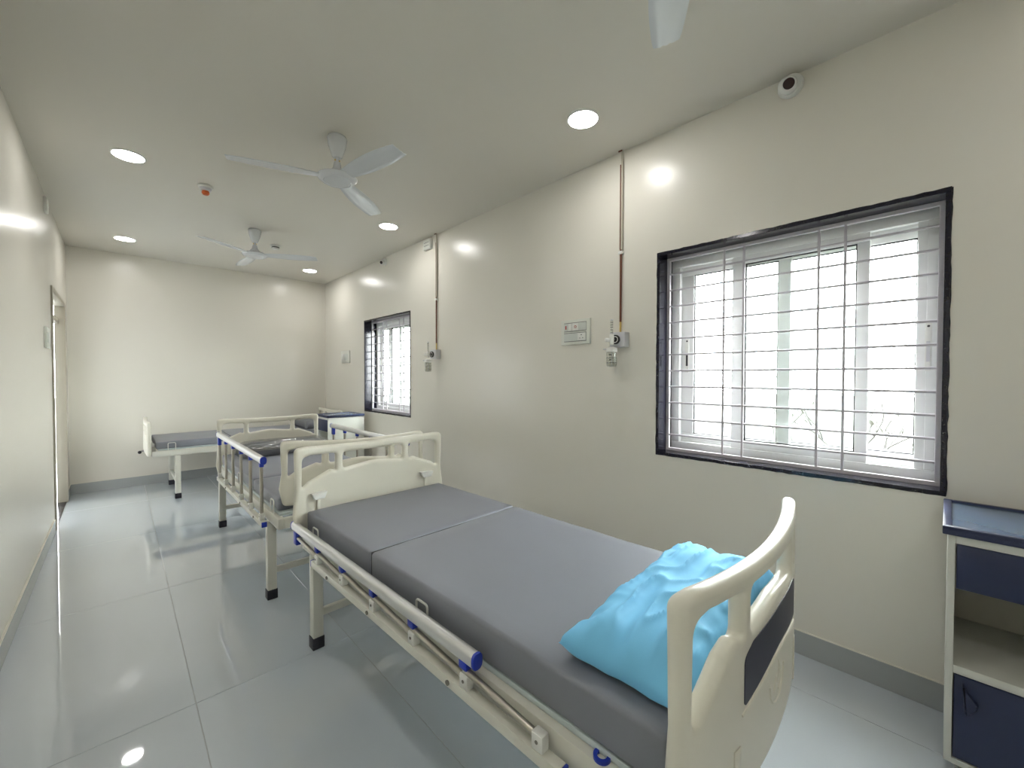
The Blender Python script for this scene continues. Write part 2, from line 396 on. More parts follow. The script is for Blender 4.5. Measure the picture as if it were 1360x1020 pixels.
struct(B(XL - LT - 2.2, XL - LT - 0.001, YB, YF + 2.5, -0.12, -0.002).build('trim_2', 'tile', smooth=0))    # veranda floor
struct(B(XL - LT - 2.4, XL - LT - 0.001, YB - 0.2, YB, 0.0, 2.62).build('wall_veranda_light_block', 'ext', smooth=0))  # added end wall, out of view, keeps daylight off the door jamb
struct(B(-4.3, -4.1, YB - 4, YF + 14, -0.8, 4.6).build('wall_outside_light_block', 'ext', smooth=0))  # made-up facing wall, added to dim daylight through the doorway

# ------------------------------------------------------------------ the beds
BOW = 0.050
def bend(o, w, out, BOW=0.05):
    """bow a board (and its trim) outwards in plan"""
    bm = bmesh.new(); bm.from_mesh(o.data)
    us = [v.co.x for v in bm.verts]; a, b = min(us), max(us)
    n = max(1, int((b - a) / 0.03))
    for k in range(1, n):
        u = a + (b - a) * k / n
        bmesh.ops.bisect_plane(bm, geom=list(bm.verts) + list(bm.edges) + list(bm.faces), dist=1e-5, plane_co=(u, 0, 0), plane_no=(1, 0, 0))
    for v in bm.verts: v.co.y += out * BOW * max(0.0, 1 - (v.co.x / w) ** 2)
    for f in bm.faces: f.smooth = True
    for e in bm.edges:
        if len(e.link_faces) == 2: e.smooth = e.calc_face_angle(0) < math.radians(45)
    bm.to_mesh(o.data); bm.free()
def make_board(root, name, W, z0, z1, v, rot=0.0, head=False, out=1, du=0.0, m='cream', bow=0.05, hd=0.215):
    w = W / 2; dip = 0.014
    tz = lambda u: z1 - dip * (1 - min(1, (u / (w - 0.06))) ** 2) ** 1.0 if abs(u) < w - 0.06 else z1
    top = [(u, tz(abs(u))) for u in [(w - 0.06) * (1 - k / 8) for k in range(0, 17)]]
    right_side = [(w - 0.015, z0), (w + 0.004, z0 + 0.10), (w - 0.010, (z0 + z1) / 2), (w - 0.006, z1 - 0.09)]
    outl = [(0, z0)] + [(w - 0.07, z0)] + right_side + [(w - 0.004, z1 - 0.004)] + top[0:1]
    left = [(-a, b) for a, b in outl[1:]][::-1]
    pts = outl + top[1:-1] + [(-top[0][0], top[0][1])] + left[1:]
    rad = [0] * len(pts)
    rad[2] = 0.035; rad[6] = 0.045; iL = len(outl) + len(top) - 2
    for i, q in enumerate(pts):
        if abs(abs(q[0]) - (w - 0.004)) < 1e-6 and abs(q[1] - (z1 - 0.004)) < 1e-6: rad[i] = 0.055
        if abs(abs(q[0]) - (w - 0.015)) < 1e-6 and q[1] == z0: rad[i] = 0.05 if head else 0.03
    outline = fillet(pts, rad, 7)
    bt = 0.046; inner = w - 0.040; p1, p0 = 0.222 * W / 0.885, 0.182 * W / 0.885
    side = [(inner, z1 - hd), (inner - 0.003, z1 - bt - 0.012)] + [(u, tz(u) - bt) for u in (inner - 0.05, (inner + p1) / 2, p1)] + \
           [(p1, z1 - 0.150)] + [(p1 + 0.03, z1 - 0.140), (p1 + 0.075, z1 - 0.158), (inner - 0.035, z1 - hd + 0.028)]
    side_r = [0.010, 0.04, 0, 0, 0.016, 0.016, 0.02, 0.03, 0.02]
    sideR = fillet(side, side_r, 6); sideL = [(-a, b) for a, b in sideR][::-1]
    mid = [(-p0, z1 - 0.148), (0, z1 - 0.128), (p0, z1 - 0.148)] + [(u, tz(abs(u)) - bt) for u in (p0, p0 / 2, 0, -p0 / 2, -p0)]
    midf = fillet(mid, [0.018, 0.3, 0.018, 0.018, 0, 0, 0, 0.018], 6)
    b = board_mesh([outline, sideR, sideL, midf], 0.019, 0.0165, name, m, root)
    b.location = (du, v, 0); b.rotation_euler = (0, 0, rot)
    yo = out * 0.019
    if head:
        # dark decal panel, pressed grooves and emblem on the outer face
        s = out
        pan = [(-0.225, z1 - 0.290), (-0.225, z1 - 0.190), (-0.18, z1 - 0.170), (0.0, z1 - 0.160), (0.19, z1 - 0.170), (0.240, z1 - 0.185), (0.240, z1 - 0.285), (0.0, z1 - 0.252)]
        pf = fillet(pan, [0.010, 0.025, 0.03, 0.4, 0.03, 0.025, 0.010, 0.5], 6)
        MB().prism(pf, yo, yo + s * 0.0015, 'xz').build('decal_panel', 'decal', b, smooth=20)
        gl = spline([(-0.235, yo, z1 - 0.303), (-0.1, yo, z1 - 0.278), (0, yo, z1 - 0.270), (0.1, yo, z1 - 0.278), (0.235, yo, z1 - 0.303)], 6)
        MB().tube(gl, 0.0035, 6).build('ridge', m, b)
        ar = [(-0.01 + 0.062 * math.cos(t), yo, z1 - 0.325 + 0.062 * math.sin(t)) for t in [PI + PI * k / 14 for k in range(15)]]
        MB().tube(ar, 0.003, 6).build('emblem_arc', m, b)
        em = spline([(-0.040, yo, z1 - 0.355), (-0.022, yo, z1 - 0.325), (-0.010, yo, z1 - 0.345), (0.002, yo, z1 - 0.305), (-0.006, yo, z1 - 0.292), (0.012, yo, z1 - 0.312), (0.020, yo, z1 - 0.350), (0.0, yo, z1 - 0.365)], 4)
        MB().tube(em, 0.0022, 5).build('emblem', m, b)
        for sx in (-1, 1):
            B(sx * 0.255 - 0.014, sx * 0.255 + 0.014, min(yo, yo + s * 0.003), max(yo, yo + s * 0.003), z0 + 0.01, z1 - 0.36, bev=0.0012, seg=1).build('slot_rib', m, b)
    else:
        yi = -out * 0.019
        for sx in (-1, 1):
            cl = MB().prism([(sx * 0.335 - 0.042, z1 - 0.245), (sx * 0.335 + 0.042, z1 - 0.245), (sx * 0.335 + 0.026, z1 - 0.278), (sx * 0.335 - 0.026, z1 - 0.278)], yi - out * 0.030, yi, 'xz', bev=0.003).build('mounting_clip', 'white', b)
            B(sx * 0.335 - 0.009, sx * 0.335 + 0.009, min(yi, yi - out * 0.010), max(yi, yi - out * 0.010), z1 - 0.36, z1 - 0.278, bev=0.002).build('clip_stem', m, cl)
    for o in [b] + list(b.children_recursive): bend(o, w, out, bow)
    return b

def make_rail(root, side, zb, v_near, spacing, raised, shift_dir=1, u=0.457):
    """six-bar collapsible side rail; v_near = v of the bar nearest the head end, bars run towards the foot"""
    s = side; L = 0.285; vs_ = [v_near + spacing * k for k in range(6)]
    ang = 0 if raised else math.radians(86)
    dv, dz = math.sin(ang) * L * 0.965 * shift_dir, math.cos(ang) * L
    zt = zb + 0.048 + dz + 0.026
    t0, t1 = vs_[0] + dv - 0.045, vs_[-1] + dv + 0.045
    # top tube: rounded oval section
    sec = [(0.0165 * math.copysign(abs(math.cos(a)) ** 0.7, math.cos(a)), 0.0215 * math.copysign(abs(math.sin(a)) ** 0.8, math.sin(a))) for a in [2 * PI * k / 20 for k in range(20)]]
    rail = MB().prism([(s * u + a, zt + c) for a, c in sec], t0, t1, 'xz').build('side_rail', 'alu', root, smooth=40)
    for e, d in ((t0, -1), (t1, 1)):
        MB().prism([(s * u + a * 1.06, zt + c * 1.06) for a, c in sec], e, e + d * 0.010, 'xz', bev=0.002).build('end_cap', 'blue', rail, smooth=40)
    base = B(s * u - 0.014, s * u + 0.014, vs_[0] - 0.065, vs_[-1] + 0.055, zb - 0.030, zb, bev=0.002).build('rail_base', 'frame', root)
    for e, d in ((vs_[0] - 0.065, -1), (vs_[-1] + 0.055, 1)):
        B(s * u - 0.014, s * u + 0.014, min(e, e + d * 0.008), max(e, e + d * 0.008), zb - 0.030, zb, bev=0.002).build('end_cap', 'blue', base)
    bb = None
    for k, v in enumerate(vs_):
        if bb is None:
            bb = B(-0.013, 0.013, -0.017, 0.017, 0.0, 0.040, bev=0.004).build('hinge_block', 'white', base); bb.location = (s * u, v, zb)
            sc = MB().cyl((s * 0.0125, 0, 0.022), (s * 0.0145, 0, 0.022), 0.0045, 10).build('screw', 'bolt', base); sc.location = (s * u, v, zb)
        else:
            inst(bb, 'hinge_block', base, (s * u, v, zb)); inst(sc, 'screw', base, (s * u, v, zb))
    cb = bl = None
    for k, v in enumerate(vs_):
        if cb is None:
            cb = MB().cyl((0, 0, 0), (0, dv, dz), 0.0095, 12).build('rail_bar', 'steel', rail); cb.location = (s * u, v, zb + 0.026)
            bl = B(-0.011, 0.011, -0.017, 0.017, -0.044, -0.014, bev=0.004).build('bar_socket', 'blue', rail); bl.location = (s * u, v + dv, zt)
        else:
            inst(cb, 'rail_bar', rail, (s * u, v, zb + 0.026)); inst(bl, 'bar_socket', rail, (s * u, v + dv, zt))
    # release lever under the foot end of the tube
    ve = vs_[-1] + dv if not raised else vs_[0] + dv
    rv = 1 if not raised else -1
    B(s * u - 0.012, s * u + 0.012, ve - 0.022 + rv * 0.006, ve + 0.022 + rv * 0.006, zt - 0.085, zt - 0.018, bev=0.005).build('release_lever', 'blue', rail)
    for vv in (0.25, 0.62, 0.9):
        vb = vs_[0] + (vs_[-1] - vs_[0]) * vv
        MB().cyl((s * (u + 0.013), vb, zb - 0.015), (s * (u + 0.0185), vb, zb - 0.015), 0.0075, 8).build('bolt', 'bolt', base)
    return rail

def make_bed(name, label, loc, rz, zf=0.5, half=0.955, leg_f=0.75, leg_h=-0.90, leg_u=0.41, W=0.885):
    root = tag(empty(name, loc, rz), label, 'bed', 'hospital beds')
    zf0 = zf - 0.05
    mb = MB()
    for s in (-1, 1): mb.box(min(s * 0.395, s * 0.430), max(s * 0.395, s * 0.430), -half, half, zf0, zf + 0.012, bev=0.004)
    for s in (-1, 1): mb.box(-0.395, 0.395, min(s * half, s * (half - 0.04)), max(s * half, s * (half - 0.04)), zf0, zf + 0.008, bev=0.004)
    mb.box(-0.395, 0.395, 0.24, 0.27, zf0, zf - 0.005); mb.box(-0.395, 0.395, -0.42, -0.39, zf0, zf - 0.005)
    mb.build('bed_frame', 'frame', root)
    for a, b in ((-half + 0.045, 0.238), (0.246, half - 0.05)):
        B(-0.408, 0.408, a, b, zf + 0.0125, zf + 0.030, bev=0.003).build('mattress_platform', 'platform', root)
    for s in (-1, 1):
        for v in (leg_f, leg_h):
            lg = B(s * leg_u - 0.0245, s * leg_u + 0.0245, v - 0.0245, v + 0.0245, 0.05, zf0, bev=0.003).build('leg', 'frame', root)
            B(s * leg_u - 0.0285, s * leg_u + 0.0285, v - 0.0285, v + 0.0285, 0.0, 0.058, bev=0.004).build('rubber_foot', 'rubber', lg)
    for v in (leg_f, leg_h):
        B(-leg_u + 0.0245, leg_u - 0.0245, v - 0.012, v + 0.012, 0.15, 0.185, bev=0.002).build('crossbar', 'frame', root)
    # wire loops that keep the mattress in place
    lp = None
    for s in (-1, 1):
        for v in (-0.13, 0.80):
            pts = fillet([(0, -0.032, 0.0), (0, -0.032, 0.080), (0, 0.032, 0.080), (0, 0.032, 0.0)], [0, 0.014, 0.014, 0], 5)
            pts = pts[:]
            if lp is None: lp = MB().tube(pts, 0.0038, 8).build('mattress_loop', 'white', root); lp.location = (s * 0.420, v, zf + 0.010)
            else: inst(lp, 'mattress_loop', root, (s * 0.420, v, zf + 0.010))
    return root
def mattress(name, label, loc, rz, zb, th, u0, u1, v0, v1, seam):
    root = tag(empty(name, loc, rz), label, 'mattress', 'bed mattresses')
    for a, b in ((v0, seam - 0.0045), (seam + 0.0045, v1)):
        mb = B(u0, u1, a, b, zb, zb + th, bev=0.012, seg=3)
        # faint sag and puckers
        bmesh.ops.subdivide_edges(mb.bm, edges=[e for e in mb.bm.edges if e.calc_length() > 0.2], cuts=14, use_grid_fill=True)
        for vtx in mb.bm.verts:
            if vtx.co.z > zb + th * 0.5:
                vtx.co.z += 0.0035 * noise.noise(Vector((vtx.co.x * 5, vtx.co.y * 4, loc[0] * 3))) + 0.0018 * noise.noise(Vector((vtx.co.x * 17, vtx.co.y * 15, 3)))
        mb.build('mattress_section', 'mattress', root, smooth=60)
    B(u0 + 0.006, u1 - 0.006, seam - 0.0044, seam + 0.0044, zb + 0.001, zb + th - 0.0065).build('seam_strip', 'seam', root, smooth=0)
    return root

# --- near bed: head towards the camera
AL, AR = (1.133, 1.33, 0), math.radians(1.8)
bedA = make_bed('hospital_bed', 'cream hospital bed nearest the camera with blue pillow and folded side rail', AL, AR, zf=0.515, leg_f=0.835, leg_h=-0.70, leg_u=0.405)
make_board(bedA, 'footboard', 0.915, 0.54, 0.984, 0.965, rot=math.radians(0.8), out=1, du=-0.012)
make_board(bedA, 'headboard', 0.895, 0.475, 0.963, -0.988, head=True, out=-1, du=-0.020, hd=0.250)
MB().lathe([(0.011, 0.0), (0.019, 0.0), (0.019, 0.008), (0.011, 0.008), (0.011, 0.0)], 20, Matrix.Translation((-0.4125, -0.815, 0.527))).build('socket_ring', 'blue', bedA)
make_rail(bedA, -1, 0.490, -0.678, 0.268, False, u=0.458)
make_rail(bedA, 1, 0.490, -0.678, 0.268, False, u=0.458)
mattress('mattress', 'grey two-section mattress on the bed nearest the camera', AL, AR, 0.5455, 0.110, -0.410, 0.410, -0.958, 0.945, 0.250)
# --- middle bed: foot towards the camera, rails up
BL, BR = (1.075, 3.565, 0), PI
bedB = make_bed('hospital_bed', 'cream hospital bed in the middle with raised side rails and plastic-wrapped pillow', BL, BR, zf=0.525, leg_f=0.745, leg_h=-0.895, leg_u=0.415, half=0.965)
make_board(bedB, 'footboard', 0.885, 0.590, 0.972, 0.965, rot=math.radians(-9), out=1, du=-0.033)
make_board(bedB, 'headboard', 0.885, 0.440, 0.958, -0.985, head=True, out=-1)
make_rail(bedB, 1, 0.495, -0.635, 0.280, True, u=0.468)
make_rail(bedB, -1, 0.495, -0.635, 0.280, True, u=0.468)
mattress('mattress', 'grey two-section mattress on the middle bed between raised rails', BL, BR, 0.5555, 0.078, -0.405, 0.405, -0.955, 0.870, 0.250)
# --- far bed along the back wall: foot to the left
CL, CR = (1.212, 6.245, 0), PI / 2
bedC = make_bed('hospital_bed', 'plain cream hospital bed against the back wall without side rails', CL, CR, zf=0.530, leg_f=0.750, leg_h=-0.85, leg_u=0.40, half=0.965)
make_board(bedC, 'footboard', 0.885, 0.490, 0.860, 0.985, out=1, bow=0.012)
make_board(bedC, 'headboard', 0.885, 0.490, 0.872, -1.03, head=False, out=-1, bow=0.012)
mattress('mattress', 'grey mattress on the bed against the back wall', CL, CR, 0.5605, 0.075, -0.41, 0.41, -0.955, 0.932, 0.245)
ck = MB().tube([(0.13, 0.96, 0.49), (0.13, 1.03, 0.485), (0.13, 1.045, 0.48)], 0.009, 8).build('crank_shaft', 'chrome', bedC)
MB().cyl((0.095, 1.048, 0.475), (0.165, 1.048, 0.470), 0.017, 12, bev=0.004).build('crank_handle', 'black', ck)

# ------------------------------------------------------------------ pillows
def pillow(name, m, loc, rz, a, b, hgt, seed=0.0, wr=1.0, power=4.0, ex=0.45, bow=1.0, nx=110, ny=60, lift=0.0):
    """soft filled pillow: seam line all round, pointed corners, creases running in from the seams"""
    bm = bmesh.new(); top = {}; bot = {}
    def ridge(p): return 1 - abs(noise.noise(p)) * 2
    for i in range(nx + 1):
        for j in range(ny + 1):
            s, t = -1 + 2 * i / nx, -1 + 2 * j / ny
            wob = 0.012 * bow * noise.noise(Vector((s * 3 + seed, t * 3, 1.7)))
            x = a * s * (1 - 0.045 * bow * (1 - t * t) + wob); y = b * t * (1 - 0.075 * bow * (1 - s * s) + wob)
            f = max(0.0, (1 - abs(s) ** power) * (1 - abs(t) ** power)) ** ex
            n = noise.noise(Vector((s * 1.7 + seed, t * 1.3, seed)))
            es, et = abs(s) ** 3, abs(t) ** 3                       # distance to the short / long seams
            c1 = ridge(Vector((s * 0.9 + seed, t * 4.5 + 0.8 * n, seed))) * es        # creases across the short ends
            c2 = ridge(Vector((s * 7.0 + 1.2 * n + seed, t * 0.9, 3 + seed))) * et     # gathers along the long seams
            d = ridge(Vector((s * 2.2 + t * 1.4 + seed, t * 2.4 - s * 0.9, 9 + seed))) ** 3   # long soft folds
            z = hgt * f * (1 + 0.10 * n) + wr * f ** 0.6 * (0.013 * (c1 - 0.3 * es) + 0.010 * (c2 - 0.3 * et) + 0.012 * d * (1 - 0.5 * es))
            up = lift * max(0.0, (-s - 0.72) / 0.28) * max(0.0, (t - 0.2) / 0.8)
            seam = 0.004 + 0.020 * bow * (0.5 + 0.5 * noise.noise(Vector((s * 2.5 + seed, t * 2.5, 6)))) 
            top[i, j] = bm.verts.new((x, y, seam + max(z, 0.0) + up))
            if i in (0, nx) or j in (0, ny): bot[i, j] = top[i, j]
            else: bot[i, j] = bm.verts.new((x, y, max(0.0015, seam * (1 - f * 1.6)) + up * (1 - f)))
    for i in range(nx):
        for j in range(ny):
            bm.faces.new((top[i, j], top[i + 1, j], top[i + 1, j + 1], top[i, j + 1]))
            q = (bot[i, j + 1], bot[i + 1, j + 1], bot[i + 1, j], bot[i, j])
            try: bm.faces.new(q)
            except ValueError: pass
    mb = MB(); mb.bm.free(); mb.bm = bm; bmesh.ops.recalc_face_normals(bm, faces=bm.faces)
    o = mb.build(name, m, smooth=80); o.location = loc; o.rotation_euler = (0, 0, rz)
    return o
tag(pillow('pillow', 'pillow', (1.192, 0.522, 0.6590), math.radians(4.5), 0.408, 0.160, 0.082, seed=1.3, wr=1.3, lift=0.022, power=5), 'wrinkled sky-blue cotton pillow at the head of the nearest bed', 'pillow', 'pillows on the beds')
pb = tag(pillow('pillow', 'pillow_grey', (1.135, 4.330, 0.6365), 0, 0.370, 0.160, 0.092, seed=4.1, wr=0.15, power=9, ex=0.4, bow=0.25, nx=60, ny=30), 'dark grey pillow in clear plastic on the middle bed', 'pillow', 'pillows on the beds')
wrp = pillow('plastic_wrap', 'plastic_wrap', (0, 0, 0), 0, 0.388, 0.174, 0.103, seed=7.7, wr=0.7, power=9, ex=0.4, bow=0.25, nx=90, ny=44); wrp.parent = pb; wrp['label'] = 'clear crinkled plastic wrapping'
tag(pillow('pillow', 'pillow_grey', (1.965, 6.25, 0.6385), PI / 2, 0.33, 0.155, 0.105, seed=9.0, wr=0.3, power=6, ex=0.42, bow=0.4, nx=50, ny=30), 'grey pillow at the head of the bed along the back wall', 'pillow', 'pillows on the beds')

# ------------------------------------------------------------------ bedside cabinets
def cabinet(label, y_hi, wid=0.42, front=1.945, back=2.383, zt=0.866):
    yc = y_hi - wid / 2; root = tag(empty('bedside_cabinet', ((front + back) / 2, yc, 0)), label, 'cabinet', 'bedside cabinets')
    d = (back - front) / 2; w = wid / 2; z0 = 0.09; z1 = zt - 0.030
    for s in (-1, 1):
        B(-d + 0.012, d - 0.004, min(s * (w - 0.012), s * (w - 0.030)), max(s * (w - 0.012), s * (w - 0.030)), z0, z1, bev=0.002).build('side_panel', 'cab', root)
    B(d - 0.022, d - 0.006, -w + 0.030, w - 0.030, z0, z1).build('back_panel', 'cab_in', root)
    B(-d + 0.012, d - 0.022, -w + 0.030, w - 0.030, z0, z0 + 0.018).build('bottom_panel', 'cab', root)
    B(-d + 0.012, d - 0.022, -w + 0.030, w - 0.030, 0.388, 0.415, bev=0.002).build('shelf', 'cab', root)
    B(-d + 0.012, d - 0.022, -w + 0.030, w - 0.030, z1 - 0.025, z1, bev=0.002).build('top_rail', 'cab', root)
    dr = B(-d + 0.014, -d + 0.030, -w + 0.033, w - 0.033, 0.665, z1 - 0.0275, bev=0.002).build('drawer', 'navy', root)
    B(-d + 0.030, d - 0.05, -w + 0.036, w - 0.036, 0.690, 0.694).build('drawer_tray', 'cab_in', dr)
    dd = B(-d + 0.014, -d + 0.030, -w + 0.033, w - 0.033, z0 + 0.022, 0.384, bev=0.002).build('door', 'navy', root)
    hp = [(w - 0.052, 0.372), (w - 0.062, 0.345), (w - 0.085, 0.315), (w - 0.083, 0.297), (w - 0.058, 0.262), (w - 0.055, 0.30)]
    h_ = MB().prism(fillet(hp, 0.006, 4), -d + 0.0135, -d - 0.004, 'yz', bev=0.004).build('handle', 'navy', dd)
    t = MB(); t.box(-d, d, -w, w, zt - 0.028, zt - 0.008, bev=0.003)
    t.box(-d, -d + 0.022, -w, w, zt - 0.014, zt, bev=0.003); t.box(d - 0.022, d, -w, w, zt - 0.014, zt, bev=0.003)
    t.box(-d + 0.02, d - 0.02, -w, -w + 0.022, zt - 0.014, zt, bev=0.003); t.box(-d + 0.02, d - 0.02, w - 0.022, w, zt - 0.014, zt, bev=0.003)
    tt = t.build('tray_rim', 'navy', root)
    B(-d + 0.021, d - 0.021, -w + 0.021, w - 0.021, zt - 0.010, zt - 0.0065).build('tray_top', 'traytop', tt, smooth=0)
    for sx in (-1, 1):
        for sy in (-1, 1):
            lg = MB().cyl((sx * (d - 0.05), sy * (w - 0.05), 0.05), (sx * (d - 0.05), sy * (w - 0.05), z0), 0.012, 10).build('castor_stem', 'bolt', root)
            MB().cyl((sx * (d - 0.05), sy * (w - 0.05) - 0.011, 0.0255), (sx * (d - 0.05), sy * (w - 0.05) + 0.011, 0.0255), 0.0255, 16, bev=0.003).build('castor_wheel', 'rubber', lg)
    return root
cabinet('ivory and navy bedside cabinet with open shelf below the large near window', 0.006)
cabinet('ivory bedside cabinet with navy top in the far corner by the back bed', 5.575, wid=0.40, front=1.828, back=2.295)

# ------------------------------------------------------------------ ceiling: downlights, fans, detectors
def downlight(x, y, label):
    r = tag(empty('ceiling_light', (x, y, H)), label, 'ceiling light', 'recessed ceiling lights')
    MB().lathe([(0.081, 0.0), (0.091, 0.0), (0.091, -0.004), (0.087, -0.008), (0.0815, -0.008), (0.081, 0.0)], 40).build('light_rim', 'lampring', r)
    MB().lathe([(0.0, -0.0065), (0.0805, -0.0065), (0.0805, -0.001), (0.0, -0.001)], 40).build('diffuser', 'lamp', r)
    return r
downlight(1.930, 1.450, 'round ceiling light nearest the camera, above the near bed by the right wall')
downlight(1.925, 3.780, 'round ceiling light over the right wall between the two windows')
downlight(1.940, 6.120, 'round ceiling light in the far right corner near the back wall')
downlight(0.064, 3.770, 'round ceiling light on the left beside the orange-capped smoke detector')
downlight(0.064, 6.070, 'round ceiling light at far left near the back wall')
downlight(0.064, 1.450, 'round ceiling light on the left side above the camera')
downlight(1.930, -0.870, 'round ceiling light behind the camera on the right side')
downlight(0.064, -0.870, 'round ceiling light behind the camera on the left side')
def fan(x, y, angs, label, drop=0.0):
    r = tag(empty('ceiling_fan', (x, y, H)), label, 'ceiling fan', 'ceiling fans')
    MB().lathe([(0.0, 0.0), (0.052, 0.0), (0.058, -0.012), (0.050, -0.060), (0.030, -0.120), (0.022, -0.128), (0.0, -0.128)], 28).build('canopy', 'fan', r)
    MB().cyl((0, 0, -0.120), (0, 0, -0.215), 0.010, 12).build('down_rod', 'fan', r)
    MB().cyl((-0.016, 0, -0.142), (0.016, 0, -0.142), 0.005, 8).build('cotter_pin', 'brass', r)
    MB().lathe([(0.0, -0.155), (0.018, -0.155), (0.024, -0.19), (0.050, -0.222), (0.085, -0.232), (0.085, -0.238), (0.0, -0.238)], 32).build('motor_cover', 'fan', r)
    MB().lathe([(0.0, -0.2381), (0.095, -0.2381), (0.104, -0.243), (0.104, -0.2455), (0.0, -0.2455)], 36).build('motor_gap', 'fan_dark', r)
    MB().lathe([(0.0, -0.2456), (0.112, -0.2456), (0.116, -0.250), (0.106, -0.262), (0.086, -0.274), (0.080, -0.2745), (0.076, -0.271), (0.0, -0.273)], 36).build('motor_bowl', 'fan', r)
    for an in angs:
        t = bmesh.new(); A = []; n = 14
        for k in range(n + 1):
            q = k / n; rad = 0.10 + 0.47 * q; hw = 0.036 + 0.024 * math.sin(PI * min(1, q * 0.9 + 0.08)) + 0.010 * q
            if q > 0.93: hw *= 1 - (q - 0.93) * 0.7
            row = []
            for l in range(9):
                e = -1 + 2 * l / 8
                z = -0.2505 - 0.16 * e * hw - 0.006 * (1 - e * e) + (0.004 if l in (3, 5) else 0) * (1 if q > 0.1 else 0)
                row.append(t.verts.new((rad, e * hw, z)))
            A.append(row)
        fs = []
        for k in range(n):
            for l in range(8): fs.append(t.faces.new((A[k][l], A[k + 1][l], A[k + 1][l + 1], A[k][l + 1])))
        ex = bmesh.ops.extrude_face_region(t, geom=fs)
        for v in [g for g in ex['geom'] if isinstance(g, bmesh.types.BMVert)]: v.co.z += 0.002
        bmesh.ops.recalc_face_normals(t, faces=t.faces)
        mb = MB(); mb._add(t); mb.build('blade', 'fan', r, smooth=40, rot=(0, 0, math.radians(an)))
    return r
fan(0.965, 0.450, (29, 149, 269), 'white ceiling fan at the top edge, one blade in view')
fan(0.988, 2.600, (42, 162, 282), 'white ceiling fan over the middle bed, nearer of the two whole fans')
fan(1.005, 4.800, (92, 212, 332), 'white ceiling fan near the back wall, the farther one')
sd = tag(empty('smoke_detector', (0.503, 3.965, H)), 'small white smoke detector with an orange cap on the ceiling', 'smoke detector', 'smoke detectors')
MB().lathe([(0.0, 0.0), (0.048, 0.0), (0.050, -0.010), (0.044, -0.018), (0.0, -0.018)], 28).build('detector_base', 'white', sd)
MB().lathe([(0.0, -0.0181), (0.040, -0.0181), (0.034, -0.036), (0.024, -0.040), (0.0, -0.040)], 28).build('detector_body', 'outlet', sd)
MB().lathe([(0.0, -0.0401), (0.022, -0.0401), (0.026, -0.055), (0.018, -0.068), (0.0, -0.070)], 24).build('orange_cap', 'orange', sd)
s2 = tag(empty('smoke_detector', (1.294, 5.219, H)), 'small plain white smoke detector beside the far ceiling fan', 'smoke detector', 'smoke detectors')
MB().lathe([(0.0, 0.0), (0.050, 0.0), (0.052, -0.012), (0.046, -0.020), (0.0, -0.020)], 28).build('detector_base', 'white', s2)
MB().lathe([(0.0, -0.0201), (0.040, -0.0201), (0.040, -0.030), (0.0, -0.030)], 28).build('detector_slot', 'black', s2)
MB().lathe([(0.0, -0.0301), (0.038, -0.0301), (0.032, -0.042), (0.0, -0.044)], 28).build('detector_cap', 'white', s2)

